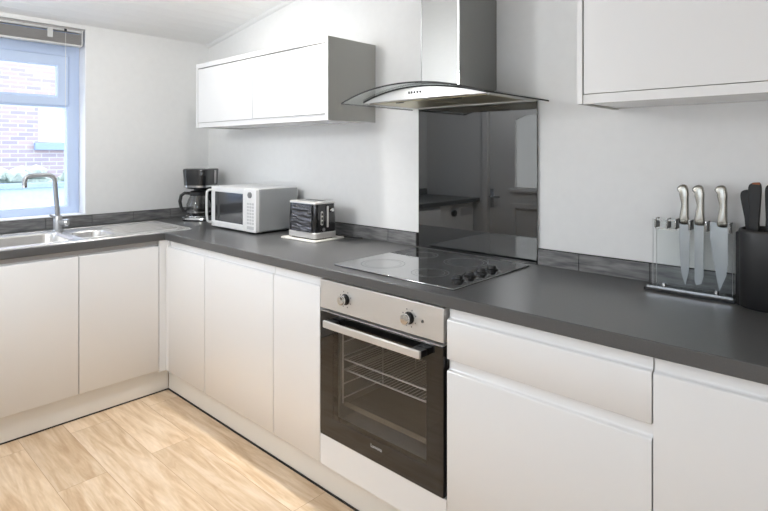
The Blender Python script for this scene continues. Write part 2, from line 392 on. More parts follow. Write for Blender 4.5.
wm = thing('washing_machine', 'white washing machine under the worktop beside the window, mirrored in the splashback', 'washing machine', (.28, -2.25, 0))
m = MB(); m.box(-.03, .555, -2.55, -1.965, .015, .865); m.build('body', MWHITE, wm, bevel=.008)
m = MB(); m.cyl((.555, -2.26, .42), (.585, -2.26, .42), .19, .17, 40); dr = m.build('door', CHROME, wm)
m = MB(); m.lathe([(.13, 0), (.12, .01), (.06, .03), (.005, .036)], seg=32)
bmesh.ops.rotate(m.bm, verts=m.bm.verts, cent=(0, 0, 0), matrix=Matrix.Rotation(PI / 2, 3, 'Y')); bmesh.ops.translate(m.bm, verts=m.bm.verts, vec=(.585, -2.26, .42)); m.build('porthole', BLACK_GLASS, dr)
m = MB(); m.cyl((.555, -2.20, .78), (.578, -2.20, .78), .032); m.build('dial', BLACK_PL, wm)
m = MB(); m.box(.553, .559, -2.52, -2.32, .745, .82); m.build('detergent_drawer', LGREY, wm, bevel=.002)

# ------------------------------------------------------------------ worktop, upstands, plinths
m = MB()
xs = [WX + .002, .11, .52, .60, 3.9]; ys = [BY + .002, -1.475, -.795, -.60, WY - .002]
def wt(i, j):
    if j <= 2 and i == 3: return False
    if i == 1 and j == 1: return False
    return True
m.cells(xs, ys, wt, 'z', .87, .91)
tag(m.build('worktop', WORKTOP, bevel=.003, seg=2), 'charcoal laminate L-shaped worktop running over all the base cabinets', 'worktop')

def tiles(run, joints, fixed0, fixed1, axis):
    m = MB()
    for a, b in zip(joints, joints[1:]):
        g = .0015
        if axis == 'x': m.box(a + g, b - g, fixed0, fixed1, .9105, .9735)
        else: m.box(fixed0, fixed1, a + g, b - g, .9105, .9735)
    return m
J = [-.055, .22, .48, .738, .98, 1.222, 1.478, 1.735, 1.92]
m = tiles('x', J, .03, WY - .001, 'x')
J2 = [2.556, 2.726, 2.982, 3.24, 3.5, 3.76, 3.9]
for a, b in zip(J2, J2[1:]): m.box(a + .0015, b - .0015, .03, WY - .001, .9105, .9735)
t2 = struct(m.build('trim_2', SLATE, bevel=.001))
m = MB(); m.box(-.055, 1.926, .034, WY - .001, .9107, .9765); m.box(2.556, 3.9, .034, WY - .001, .9107, .9765); m.build('grout_line', SEAL, t2)
JL = [-2.58, -2.32, -2.06, -1.80, -1.54, -1.28, -1.015, -.76, -.505, -.25, .029]
t3 = struct(tiles('y', JL, WX + .001, WX + .016, 'y').build('trim_3', SLATE, bevel=.001))
m = MB(); m.box(WX + .001, WX + .012, -2.58, .029, .9107, .9755); m.build('grout_line', SEAL, t3)

for nm, lab, bx, sl in (
    ('plinth', 'pale grey plinth board under the cabinets along the hob wall', (.563, 3.77, -.561, -.545), (.561, 3.77, -.5615, -.546)),
    ('plinth', 'pale grey plinth board under the sink cabinets', (.545, .561, -1.955, -.5625), (.546, .5615, -1.955, -.5635))):
    p = thing(nm, lab, 'plinth', ((bx[0] + bx[1]) / 2, (bx[2] + bx[3]) / 2, 0), group='plinth boards')
    MB().box(bx[0], bx[1], bx[2], bx[3], .007, .128).build('board', PLINTH, p, bevel=.001)
    MB().box(sl[0], sl[1], sl[2] - (.004 if nm and bx[0] > .56 else 0), sl[3], 0, .007).build('floor_seal', SEAL, p)

# ------------------------------------------------------------------ base cabinets
DF = -.592            # door front
def jprofile(z0, z1, top=None, deep=.0140):
    """(depth from front, z) section of a handleless door with a scooped top edge; top = height of the recessed lip"""
    zt = z1
    p = [(.0015, z0), (0, z0 + .0015), (0, zt - .006), (.0012, zt - .0025), (.004, zt - .0005), (.009, zt), (deep - .0015, zt + .002), (deep, zt + .006)]
    t = top if top else zt + .036
    p += [(deep, t), (.0225, t), (.0225, z0)]
    return p
def front_x(parent, name, x0, x1, z0, z1, top=None):      # front faces -y
    return MB().prism([(DF + d, z) for d, z in jprofile(z0, z1, top)], 'x', x0, x1).build(name, WHITE_GLOSS, parent, angle=50)
def front_y(parent, name, y0, y1, z0, z1, top=None):      # front faces +x
    return MB().prism([(-DF - d, z) for d, z in jprofile(z0, z1, top, .0212)], 'y', y0, y1).build(name, WHITE_GLOSS, parent, angle=50)
def carcass_x(parent, x0, x1, back=.028):
    m = MB(); y0, t, z0, z1 = DF + .0235, .018, .13, .869
    m.box(x0, x0 + t, y0, back, z0, z1); m.box(x1 - t, x1, y0, back, z0, z1); m.box(x0 + t, x1 - t, y0, back, z0, z0 + t)
    m.box(x0 + t, x1 - t, back - .01, back, z0 + t, z1); m.box(x0 + t, x1 - t, y0, y0 + .09, z1 - t, z1); m.box(x0 + t, x1 - t, y0 + .04, back - .01, .5, .518)
    return m.build('carcass', CARCASS, parent)
def carcass_y(parent, y0, y1, back=-.05, sink=False):
    m = MB(); x1, t, z0, z1 = -DF - .0235, .018, .13, .869
    m.box(back, x1, y0, y0 + t, z0, z1); m.box(back, x1, y1 - t, y1, z0, z1); m.box(back, x1, y0 + t, y1 - t, z0, z0 + t)
    m.box(back, back + .01, y0 + t, y1 - t, z0 + t, z1)
    if not sink: m.box(back + .01, x1 - .04, y0 + t, y1 - t, .5, .518)
    return m.build('carcass', CARCASS, parent)
ZB, ZT, ZL = .128, .832, .868
c = thing('base_cabinet', 'white corner base cabinet whose door meets the sink cabinets at the inner corner', 'cabinet', (.8, -.28, .128), group='handleless base cabinets')
carcass_x(c, .60, 1.026); front_x(c, 'door', .625, 1.025, ZB, ZT, ZL)
m = MB(); m.box(.5925, .622, DF + .001, DF + .02, ZB, ZL); m.box(.5715, .5915, -.629, DF + .001, ZB, ZL); m.build('corner_post', WHITE_GLOSS, c)
c = thing('base_cabinet', 'wide white single-door base cabinet under the microwave and toaster', 'cabinet', (1.307, -.28, .128), group='handleless base cabinets')
carcass_x(c, 1.0275, 1.620); front_x(c, 'door', 1.0288, 1.6180, ZB, ZT, ZL)
c = thing('base_cabinet', 'narrow white single-door base cabinet just left of the oven', 'cabinet', (1.77, -.28, .128), group='handleless base cabinets')
carcass_x(c, 1.6215, 1.9335); front_x(c, 'door', 1.6220, 1.9345, ZB, ZT, ZL)
c = thing('oven_housing_cabinet', 'white housing cabinet that holds the built-in oven, plain panel below it', 'cabinet', (2.25, -.28, .128))
m = MB(); m.box(1.936, 1.9445, DF + .0235, .028, .13, .869); m.box(2.5535, 2.557, DF + .0235, .028, .13, .869); m.box(1.946, 2.5535, DF + .0235, .028, .225, .243); m.box(1.946, 2.5535, DF + .0235, .028, .13, .148); m.build('carcass', CARCASS, c)
MB().box(1.937, 2.5555, DF, DF + .02, ZB, .250).build('lower_panel', WHITE_GLOSS, c, bevel=.001)
c = thing('drawer_cabinet', 'white base cabinet with one shallow drawer over a deep drawer front, right of the oven', 'cabinet', (2.87, -.28, .128))
carcass_x(c, 2.5585, 3.1695)
front_x(c, 'drawer_front', 2.5578, 3.1685, .704, ZT, ZL); front_x(c, 'deep_drawer_front', 2.5578, 3.1685, ZB, .668, .702)
c = thing('base_cabinet', 'white single-door base cabinet at the right edge, under the knife block', 'cabinet', (3.47, -.28, .128), group='handleless base cabinets')
carcass_x(c, 3.1715, 3.77); front_x(c, 'door', 3.1725, 3.769, ZB, ZT, ZL)
c = thing('base_cabinet', 'white double-door base cabinet under the sink', 'cabinet', (.28, -1.05, .13), group='handleless base cabinets')
carcass_y(c, -1.455, -.6325, sink=True); front_y(c, 'door', -1.0410, -.6335, .138, .838, .846); front_y(c, 'door', -1.4540, -1.0450, .138, .838, .846); MB().box(-DF - .0222, -DF - .012, -1.4545, -.6330, .8465, .8685).build('recess_shade_strip', RECESS_SHADE, c, bevel=.001)  # last strip stands in for the shaded recess above the doors
c = thing('base_cabinet', 'white single-door base cabinet left of the sink cabinet at the photo edge', 'cabinet', (.28, -1.7, .13), group='handleless base cabinets')
carcass_y(c, -1.955, -1.4575); front_y(c, 'door', -1.954, -1.4585, .138, .838, .846); MB().box(-DF - .0222, -DF - .012, -1.9545, -1.4580, .8465, .8685).build('recess_shade_strip', RECESS_SHADE, c, bevel=.001)

# ------------------------------------------------------------------ built-in oven
ov = thing('built_in_oven', 'built-in electric oven with steel control panel and black glass door', 'oven', (2.255, -.30, .253))
OX0, OX1, OY = 1.9455, 2.5495, -.60
m = MB(); t = .05
m.box(1.97, 1.97 + t, -.565, -.02, .26, .86); m.box(2.538 - t, 2.538, -.565, -.02, .26, .86); m.box(1.97 + t, 2.538 - t, -.565, -.02, .26, .32)
m.box(1.97 + t, 2.538 - t, -.565, -.02, .70, .86); m.box(1.97 + t, 2.538 - t, -.06, -.02, .32, .70); m.build('cavity', DARK, ov)
m = MB(); m.box(OX0, OX1, OY, -.566, .753, .8655); cp = m.build('control_panel', STEEL_H, ov, bevel=.002)
for kx, kz in ((2.092, .810), (2.406, .806)):
    m = MB(); m.tube([(kx, OY, kz), (kx, OY - .004, kz), (kx, OY - .004, kz), (kx, OY - .020, kz)], [.021, .021, .0175, .0165], 28); k = m.build('knob', BLACK_PL, cp)
    m = MB(); m.tube([(kx, OY - .018, kz), (kx, OY - .026, kz), (kx, OY - .0285, kz), (kx, OY - .029, kz)], [.0178, .0178, .0165, .011], 28); m.build('knob_cap', CHROME, k)
    m = MB()
    for a in range(0, 360, 45):
        ca, sa = math.cos(math.radians(a + 20)), math.sin(math.radians(a + 20)); px, pz = kx + ca * .030, kz + sa * .030
        m.box(px - .0022, px + .0022, OY - .0006, OY, pz - .0022, pz + .0022)
    m.build('dial_marks', GREYPRINT, cp)
m = MB(); m.cyl((2.464, OY, .806), (2.464, OY - .003, .806), .0045); m.build('indicator_light', BLACK_PL, cp)
DZ0, DZ1 = .2545, .740
m = MB(); m.cells([OX0 + .001, 2.021, 2.479, OX1 - .001], [DZ0, .333, .678, DZ1], lambda i, j: not (i == 1 and j == 1), 'y', OY, -.572); dr = m.build('oven_door', BLACK_GLASS, ov, bevel=.0015)
m = MB(); m.box(2.0205, 2.4795, OY + .001, OY + .006, .3325, .6785); m.build('door_window', OVENG, dr)
m = MB(); m.box(OX0 + .006, OX1 - .006, OY + .002, -.572, .7405, .7435); m.build('door_top_trim', STEEL_H, dr)
m = MB(); HY = OY - .042
m.box(2.008, 2.484, HY, HY + .010, .696, .722); hd = m.build('door_handle', STEEL_H, dr, bevel=.002)
for x0 in (2.008, 2.436):
    m = MB(); m.box(x0, x0 + .048, HY + .0095, OY + .0005, .698, .720); m.build('handle_bracket', BLACK_PL, hd, bevel=.002)
# shelves and side runners inside
for z in (.553, .512):
    m = MB()
    for y in (-.545, -.09): m.cyl((2.03, y, z), (2.478, y, z), .0035, seg=8)
    for i in range(26): m.cyl((2.04 + i * .0171, -.545, z + .003), (2.04 + i * .0171, -.09, z + .003), .0016, seg=6)
    m.cyl((2.034, -.545, z), (2.034, -.09, z), .0035, seg=8); m.cyl((2.474, -.545, z), (2.474, -.09, z), .0035, seg=8)
    m.build('wire_shelf', RACKM, ov)
for xx in (2.0245, 2.4835):
    m = MB()
    for z in (.40, .455, .51, .565, .62, .655): m.cyl((xx, -.55, z), (xx, -.1, z), .003, seg=6)
    for y in (-.55, -.32, -.1): m.cyl((xx, y, .38), (xx, y, .67), .003, seg=6)
    m.build('side_runner', RACKM, ov)
m = MB(); m.box(2.03, 2.478, -.548, -.09, .372, .376); m.box(2.03, 2.478, -.552, -.548, .372, .392); m.build('baking_tray', STEEL, ov)
def text(s, size, mtx, m, parent, name):
    cu = bpy.data.curves.new(name, 'FONT'); cu.body = s; cu.size = size; cu.align_x = 'CENTER'; cu.extrude = .0003
    ob = bpy.data.objects.new(name, cu); COL.objects.link(ob)
    bpy.context.view_layer.update()
    me = bpy.data.meshes.new_from_object(ob.evaluated_get(bpy.context.evaluated_depsgraph_get()))
    bpy.data.objects.remove(ob); me.transform(mtx); me.materials.clear(); me.materials.append(m)
    o = bpy.data.objects.new(name, me); COL.objects.link(o); o.parent = parent
    return o
orig = Vector((2.255, -.30, .253))
text('Lamona', .0175, Matrix.Translation(Vector((2.252, OY - .0004, .303)) - orig) @ Matrix.Rotation(PI / 2, 4, 'X'), LGREY, dr, 'lettering')

# ------------------------------------------------------------------ hob and splashback
hb = thing('electric_hob', 'black glass four-zone hob set on the worktop above the oven', 'hob', (2.25, -.28, .91))
m = MB(); m.prism(rrect(1.958, 2.548, -.541, -.018, .008, 3), 'z', .9105, .9165); m.build('glass_plate', HOB_GLASS, hb, bevel=.0015)
for zx, zy, r in ((2.10, -.40, .09), (2.10, -.15, .072), (2.34, -.40, .072), (2.33, -.15, .09)):
    m = MB(); n = 48
    for r0, r1 in ((r, r - .002), (r - .016, r - .017)):
        A = [m.bm.verts.new((zx + r0 * math.cos(2 * PI * k / n), zy + r0 * math.sin(2 * PI * k / n), .91675)) for k in range(n)]
        B = [m.bm.verts.new((zx + r1 * math.cos(2 * PI * k / n), zy + r1 * math.sin(2 * PI * k / n), .91675)) for k in range(n)]
        for k in range(n): m.bm.faces.new((A[k], A[(k + 1) % n], B[(k + 1) % n], B[k]))
    m.build('cooking_zone_ring', GREYPRINT, hb, smooth=False)
for i, y in enumerate((-.425, -.350, -.275, -.200)):
    kx = 2.483
    m = MB(); m.lathe([(.023, 0), (.023, .004), (.0165, .006), (.0155, .014), (.014, .016), (.005, .0165)], (kx, y, .9166), 28); k = m.build('knob', BLACK_PL, hb)
    m = MB(); m.box(kx - .0145, kx + .0145, y - .0035, y + .0035, .9325, .9375); m.build('knob_grip', BLACK_GL, k, bevel=.001)
    m = MB(); m.prism(rrect(kx + .028, kx + .040, y - .006, y + .006, .003, 2), 'z', .9165, .91675); m.build('zone_mark', GREYPRINT, hb)
sp = MB(); sp.box(1.9345, 2.5535, .031, .0365, .9107, 1.5755)
sp = tag(sp.build('glass_splashback', SPLASH, bevel=.001), 'tall dark smoked glass splashback on the wall between hob and hood', 'splashback')

# ------------------------------------------------------------------ cooker hood
hd = thing('cooker_hood', 'stainless steel chimney cooker hood with curved glass canopy above the hob', 'cooker hood', (2.243, WY, 1.577))
HC, HW = 2.243, .355
gz = lambda x: 1.577 + .056 * (1 - min(1, abs((x - HC) / HW)) ** 2.046)
gy = lambda x: -.434 - .013 * (1 - min(1, abs((x - HC) / HW)) ** 3.2)
X = [HC - HW + 2 * HW * i / 40 for i in range(41)]
T = .006
m = MB()
m.loft([[(x, gy(x) + .0012, gz(x) - T + .0005), (x, WY - .002, gz(x) - T + .0005), (x, WY - .002, gz(x) - .0005), (x, gy(x) + .0012, gz(x) - .0005)] for x in X])
can = m.build('glass_canopy', HOODG, hd, angle=20)
m = MB(); m.loft([[(x, gy(x), gz(x) - T), (x, gy(x) + .0012, gz(x) - T), (x, gy(x) + .0012, gz(x)), (x, gy(x), gz(x))] for x in X])
for s, e in ((X[0], -.001), (X[-1], .001)):
    m.box(s, s + e, gy(s), WY - .002, gz(s) - T, gz(s))
m.build('dark_glass_edge', SEAL, can)
by = lambda x: -.337 - .036 * (1 - abs((x - HC) / HW) ** 1.54)
XB = [1.935 + .616 * i / 32 for i in range(33)]
m = MB(); zb = 1.5775
m.loft([[(x, by(x), zb), (x, by(x) + .012, zb), (x, by(x) + .012, gz(x) - T - .0005), (x, by(x), gz(x) - T - .0005)] for x in XB]); fp = m.build('front_panel', STEEL_H, hd, angle=25)
m = MB(); m.loft([[(x, by(x) - .004, gz(x) - T - .0065), (x, by(x) - .0005, gz(x) - T - .0065), (x, by(x) - .0005, gz(x) - T - .0005), (x, by(x) - .004, gz(x) - T - .0005)] for x in XB]); m.build('panel_seal', SEAL, fp)
bpts = [2.215, 2.229, 2.243, 2.257, 2.271]
for bx in bpts:
    m = MB(); m.box(bx - .0032, bx + .0032, by(bx) - .0035, by(bx) + .001, 1.597, 1.606); m.build('button', BLACK_PL, fp, bevel=.001)
m = MB(); ang = [(x, by(x) + .0125) for x in XB] + [(2.551, WY - .003), (1.935, WY - .003)]
m.prism(ang, 'z', zb + .0012, zb + .006); m.build('underside_plate', STEEL_H, hd, smooth=False)
m = MB(); m.box(1.945, 2.541, .0, .040, zb - .004, zb + .001); m.box(1.936, 1.948, -.32, .04, zb - .003, zb + .001); m.box(2.538, 2.550, -.32, .04, zb - .003, zb + .001); m.build('lower_rim', STEEL_H, hd)
for fx in (1.96, 2.25):
    m = MB(); m.box(fx, fx + .275, -.31, -.03, zb - .002, zb + .0011); f = m.build('grease_filter', FILTER, hd, bevel=.001)
    m = MB(); m.box(fx + .12, fx + .155, -.30, -.285, zb - .0045, zb - .002); m.build('filter_catch', BLACK_PL, f, bevel=.001)
for lx in (1.952 + .05, 2.484):
    m = MB(); m.cyl((lx, -.325, zb - .001), (lx, -.325, zb + .001), .012); m.build('lamp_lens', LGREY, hd)
# chimney: follows the glass at its foot
def chim(x0, x1, y0, y1):
    n = 10; xs = [x0 + (x1 - x0) * i / n for i in range(n + 1)]
    mm = MB(); mm.loft([[(x, y0, gz(x) + .0005), (x, y1, gz(x) + .0005), (x, y1, CZ(x) - .003), (x, y0, CZ(x) - .003)] for x in xs]); return mm
ch = chim(2.169, 2.360, -.240, WY - .002).build('chimney', STEEL, hd, bevel=.003)
m = MB(); m.box(2.168, 2.1715, -.2412, -.2395, 1.633, 2.47); m.build('corner_fold', CHROME, ch)
m = MB(); m.box(2.353, 2.3615, -.2425, -.2375, 1.63, 2.48); m.build('corner_fold', CHROME, ch)

# ------------------------------------------------------------------ wall cabinets
def wall_cabinet(label, x0, x1, doors, z0=1.523, z1=1.928, y0=-.285):
    c = thing('wall_cabinet', label, 'cabinet', ((x0 + x1) / 2, WY, z0), group='handleless wall cabinets')
    b = WY - .001
    m = MB(); m.box(x0, x0 + .018, y0, b, z0, z1); m.build('side_panel', PANEL_SHADED, c, bevel=.0008)
    m = MB(); m.box(x1 - .018, x1, y0, b, z0, z1); m.build('side_panel', PANEL_SHADED, c, bevel=.0008)
    # white front edging of the sides
    for xa in (x0, x1 - .018): MB().box(xa, xa + .018, y0 - .001, y0, z0, z1).build('edging', WHITE_GLOSS, c)
    m = MB(); m.box(x0 + .0182, x1 - .0182, y0, b, z1 - .028, z1); m.build('top_panel', WHITE_GLOSS, c)
    m = MB(); m.box(x0 + .0182, x1 - .0182, y0 + .0305, b, z0 + .004, z0 + .022); m.box(x0 + .0182, x1 - .0182, y0 + .004, y0 + .03, z0 + .0005, z0 + .0295); m.build('bottom_panel', WHITE_GLOSS, c)
    m = MB(); m.box(x0 + .0182, x1 - .0182, b - .006, b, z0 + .022, z1 - .028); m.build('back_panel', CARCASS, c)
    xs = [x0 + .0205] + doors + [x1 - .0205]
    for a, d_ in zip(xs, xs[1:]):
        m = MB(); m.box(a + .0016, d_ - .0016, y0, y0 + .019, z0 + .0312, z1 - .0335); m.build('door', WHITE_GLOSS, c, bevel=.0012)
    return c
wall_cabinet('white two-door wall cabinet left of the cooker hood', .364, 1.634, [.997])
wall_cabinet('white wall cabinet right of the cooker hood at the upper right corner', 2.853, 3.55, [])

# ------------------------------------------------------------------ sink and tap
sk = thing('sink', 'stainless steel one-and-a-half bowl sink with drainer under the window', 'sink', (.32, -1.0, .91))
def fill(m, outer, holes, z):
    edges = []
    for loop in [outer] + holes:
        vs = [m.bm.verts.new((x, y, z)) for x, y in loop]
        edges += [m.bm.edges.new((vs[i], vs[(i + 1) % len(vs)])) for i in range(len(vs))]
    bmesh.ops.triangle_fill(m.bm, use_beauty=True, use_dissolve=False, edges=edges)
RIM = rrect(.045, .572, -1.50, -.415, .03, 6)
B1 = rrect(.145, .505, -1.46, -1.030, .06, 8)
B2 = rrect(.235, .480, -.990, -.815, .055, 8)
m = MB(); fill(m, RIM, [B1, B2], .9135)
m.loft([[(x, y, .9135) for x, y in RIM], [(x + (.0025 if x > .3 else -.0025), y + (.0025 if y > -.9 else -.0025), .9102) for x, y in RIM]], cap=False)
top = m.build('sink_top', SINK, sk, angle=50)
def lip(loop, r, nm):
    n = len(loop); m = MB(); rings = []
    for i in range(n):
        a, b, c_ = Vector((*loop[i - 1], 0)), Vector((*loop[i], 0)), Vector((*loop[(i + 1) % n], 0))
        t = (c_ - a).normalized(); nn = Vector((-t.y, t.x, 0))
        rings.append([b + nn * r * math.cos(k * PI / 4) + Vector((0, 0, .9135 + r * .55 * math.sin(k * PI / 4))) for k in range(8)])
    rings.append(rings[0]); m.loft(rings, cap=False)
    bmesh.ops.remove_doubles(m.bm, verts=m.bm.verts, dist=1e-6)
    return m.build(nm, SINK, top)
lip(rrect(.049, .568, -1.496, -.419, .028, 6), .0042, 'rim_edge'); lip(rrect(.135, .515, -1.47, -1.020, .065, 8), .004, 'bowl_edge'); lip(rrect(.227, .488, -.998, -.807, .06, 8), .004, 'bowl_edge')
def bowl(loop, depth, nm):
    cx = sum(p[0] for p in loop) / len(loop); cy = sum(p[1] for p in loop) / len(loop)
    def ring(s, z): return [(cx + (x - cx) * s, cy + (y - cy) * s, z) for x, y in loop]
    m = MB(); R = [ring(1.0, .9135), ring(.985, .911), ring(.97, .904), ring(.93, .9135 - depth * .8), ring(.88, .9135 - depth * .95), ring(.75, .9135 - depth), ring(.12, .911 - depth)]
    m.loft(R, cap=False); m.bm.faces.new([v for v in m.bm.verts][-len(loop):])
    b = m.build(nm, SINK, sk)
    m = MB(); m.lathe([(.042, 0), (.042, .003), (.03, .004), (.026, -.002), (.004, -.003)], (cx, cy, .9125 - depth), 28); m.build('waste_strainer', CHROME, b)
bowl(B1, .15, 'main_bowl'); bowl(B2, .11, 'half_bowl')
m = MB()
for k in range(7):
    x = .15 + k * .052
    m.tube([(x, -.775, .9135), (x, -.765, .9155), (x, -.48, .9155), (x, -.465, .9135)], .0035, 8)
m.build('drainer_ridges', SINK, sk)
tp = thing('mixer_tap', 'brushed swan-neck mixer tap on the back rim of the sink', 'tap', (.11, -1.0, .9138))
tx, ty = .11, -1.0
m = MB(); m.lathe([(.028, 0), (.028, .006), (.024, .010), (.0225, .012), (.0225, .085), (.019, .090), (.014, .092)], (tx, ty, .9138), 28); m.build('body', TAPM, tp)
path = [(tx, ty, 1.0), (tx, ty - .008, 1.10), (tx, ty - .015, 1.19)]
path += [(tx, ty - .015 - .045 * (1 - math.cos(a)), 1.205 + .035 * math.sin(a)) for a in [i * PI / 16 for i in range(0, 9)]]
path += [(tx + .01, ty - .130, 1.238)]
path += [(tx + .01 , ty - .130 - .035 * math.sin(a), 1.208 + .030 * math.cos(a)) for a in [i * PI / 14 for i in range(1, 8)]]
path += [(tx + .01, ty - .166, 1.182)]
m = MB(); m.tube(path, .0125, 16); s = m.build('spout', TAPM, tp)
m = MB(); m.cyl((tx + .01, ty - .166, 1.184), (tx + .01, ty - .1665, 1.172), .0135); m.build('aerator', CHROME, s)
m = MB(); m.cyl((tx, ty, .966), (tx + .038, ty + .034, .964), .019, .019); lv = m.build('lever_hub', TAPM, tp)
m = MB(); m.cyl((tx + .036, ty + .032, .964), (tx + .046, ty + .041, .964), .0215, .019); m.build('lever_cap', CHROME, lv)
m = MB(); m.tube([(tx + .0, ty - .004, .985), (tx + .01, ty - .025, 1.0), (tx + .015, ty - .045, 1.012)], [.007, .006, .005], 10); m.build('lever', TAPM, tp)

# ------------------------------------------------------------------ coffee maker and jug
CM = (.175, -.150, .9102); cr = math.radians(33)
cf = thing('coffee_maker', 'black drip coffee machine with chrome bands in the corner by the window', 'coffee maker', CM, cr, local=True)
def rr(w, d, r, cy=0): return rrect(-w / 2, w / 2, cy - d / 2, cy + d / 2, r, 5)
def lofted(m, specs):
    m.loft([[(x, y, z) for x, y in loop] for loop, z in specs]); return m
m = MB(); lofted(m, [(rr(.185, .225, .05), 0), (rr(.19, .23, .05), .006), (rr(.185, .225, .05), .020), (rr(.175, .215, .05), .026)]); b = m.build('base', BLACK_PL, cf)
m = MB(); m.lathe([(.084, .026), (.084, .032), (.078, .036), (.02, .0365)], (0, -.03, 0), 36); m.build('warming_plate', CHROME, b)
m = MB(); m.loft([[(x, y, z) for x, y in rr(.186 + a, .226 + a, .05)] for z, a in ((.008, .004), (.009, .0065), (.022, .0045), (.023, .001))]); m.build('chrome_band', CHROME, b)
m = MB(); lofted(m, [(rr(.165, .085, .03, .070), .024), (rr(.168, .085, .03, .070), .23)]); m.build('water_tank', BLACK_GL, cf)
m = MB(); lofted(m, [(rr(.150, .200, .05, .01), .212), (rr(.170, .215, .05, 0), .222), (rr(.172, .215, .04, 0), .30), (rr(.174, .216, .035, 0), .336), (rr(.170, .212, .035, 0), .344), (rr(.155, .198, .035, 0), .348)]); h = m.build('brew_head', BLACK_GL, cf)
m = MB(); m.loft([[(x, y, z) for x, y in rr(.168 + a, .213 + a, .05)] for z, a in ((.222, .002), (.223, .007), (.236, .008), (.237, .003))]); m.build('chrome_band', CHROME, h)
m = MB(); m.box(.0850, .0885, .02, .045, .245, .335); m.build('water_gauge', LGREY, h, bevel=.001)
wx = CM[0] - math.sin(cr) * -.03 ; wy = CM[1] + math.cos(cr) * -.03
jg = thing('coffee_jug', 'round glass coffee jug with black handle standing in the coffee machine', 'coffee jug', (wx, wy, CM[2] + .037), cr, local=True)
m = MB(); m.lathe([(.060, 0), (.072, .006), (.081, .03), (.080, .07), (.070, .10), (.058, .122), (.054, .138)], seg=36); m.build('glass', JUG, jg)
m = MB(); m.lathe([(.0775, .016), (.0800, .017), (.0820, .026), (.0805, .027)], seg=36); m.build('chrome_band', CHROME, jg)
m = MB(); m.lathe([(.0575, .130), (.058, .134), (.058, .152), (.050, .160), (.012, .164)], seg=36); m.build('lid', BLACK_PL, jg)
a = math.radians(205); ux, uy = math.cos(a), math.sin(a)
m = MB(); m.tube([(ux * .052, uy * .052, .143), (ux * .090, uy * .090, .146), (ux * .112, uy * .112, .130), (ux * .120, uy * .120, .092), (ux * .114, uy * .114, .055), (ux * .099, uy * .099, .028), (ux * .078, uy * .078, .022)], [.010, .010, .011, .011, .010, .009, .007], 12); m.build('handle', BLACK_PL, jg)

# ------------------------------------------------------------------ microwave
MX0, MX1, MY0, MY1, MZ0, MZ1 = .575, 1.051, -.300, -.006, .920, 1.162
mw = thing('microwave_oven', 'white microwave with silver sides standing left of the toaster', 'microwave', ((MX0 + MX1) / 2, (MY0 + MY1) / 2, .910))
m = MB(); m.box(MX0 + .002, MX1 - .002, MY0 + .024, MY1, MZ0, MZ1); m.build('casing', SILVER, mw, bevel=.009, seg=3)
m = MB(); m.prism([(MX0 + .003, MZ1 - .003), (MX1 - .003, MZ1 - .003), (MX1 - .003, MZ1 + .0012), (MX0 + .003, MZ1 + .0012)], 'y', MY0 + .026, MY1 - .003); m.build('top_cover', MWHITE, mw, bevel=.001)
m = MB(); m.prism(rrect(MX0 + .362, MX1, MZ0, MZ1, .012, 4), 'y', MY0, MY0 + .0245); cp = m.build('control_panel', MWHITE, mw, bevel=.003)
m = MB(); m.cells([MX0, MX0 + .040, MX0 + .345, MX0 + .361], [MZ0, MZ0 + .036, MZ1 - .032, MZ1], lambda i, j: not (i == 1 and j == 1), 'y', MY0, MY0 + .0245); dr = m.build('door', MWHITE, mw, bevel=.004)
m = MB(); m.box(MX0 + .038, MX0 + .347, MY0 + .003, MY0 + .010, MZ0 + .034, MZ1 - .030); m.build('door_window', MWIN, dr)
m = MB(); hx = MX0 + .012
m.tube([(hx, MY0 + .002, MZ1 - .022), (hx, MY0 - .024, MZ1 - .023), (hx, MY0 - .035, MZ1 - .034), (hx, MY0 - .037, MZ1 - .07), (hx, MY0 - .037, MZ0 + .07), (hx, MY0 - .033, MZ0 + .036), (hx, MY0 - .020, MZ0 + .026), (hx, MY0 + .002, MZ0 + .024)], .0068, 12); m.build('door_handle', MWHITE, dr)
m = MB(); m.tube([(MX1 - .055, MY0 + .001, MZ1 - .034), (MX1 - .055, MY0 - .008, MZ1 - .034), (MX1 - .055, MY0 - .009, MZ1 - .034)], [.017, .016, .010], 28); m.build('dial', GREYPRINT, cp)
m = MB()
for r_ in range(7):
    for c_ in range(3):
        bx = MX1 - .086 + c_ * .024; bz = MZ1 - .078 - r_ * .018
        m.prism(rrect(bx, bx + .019, bz - .012, bz, .003, 2), 'y', MY0 - .0008, MY0 + .001)
m.build('keypad', LGREY, cp, smooth=False)
m = MB(); m.prism(rrect(MX1 - .086, MX1 - .019, MZ0 + .016, MZ0 + .034, .004, 3), 'y', MY0 - .002, MY0 + .001); m.build('door_button', LGREY, cp, bevel=.0008)
for fx in (MX0 + .04, MX1 - .04):
    for fy in (MY0 + .05, MY1 - .04):
        m = MB(); m.cyl((fx, fy, .9102), (fx, fy, MZ0 + .001), .016, seg=16); m.build('foot', BLACK_PL, mw)

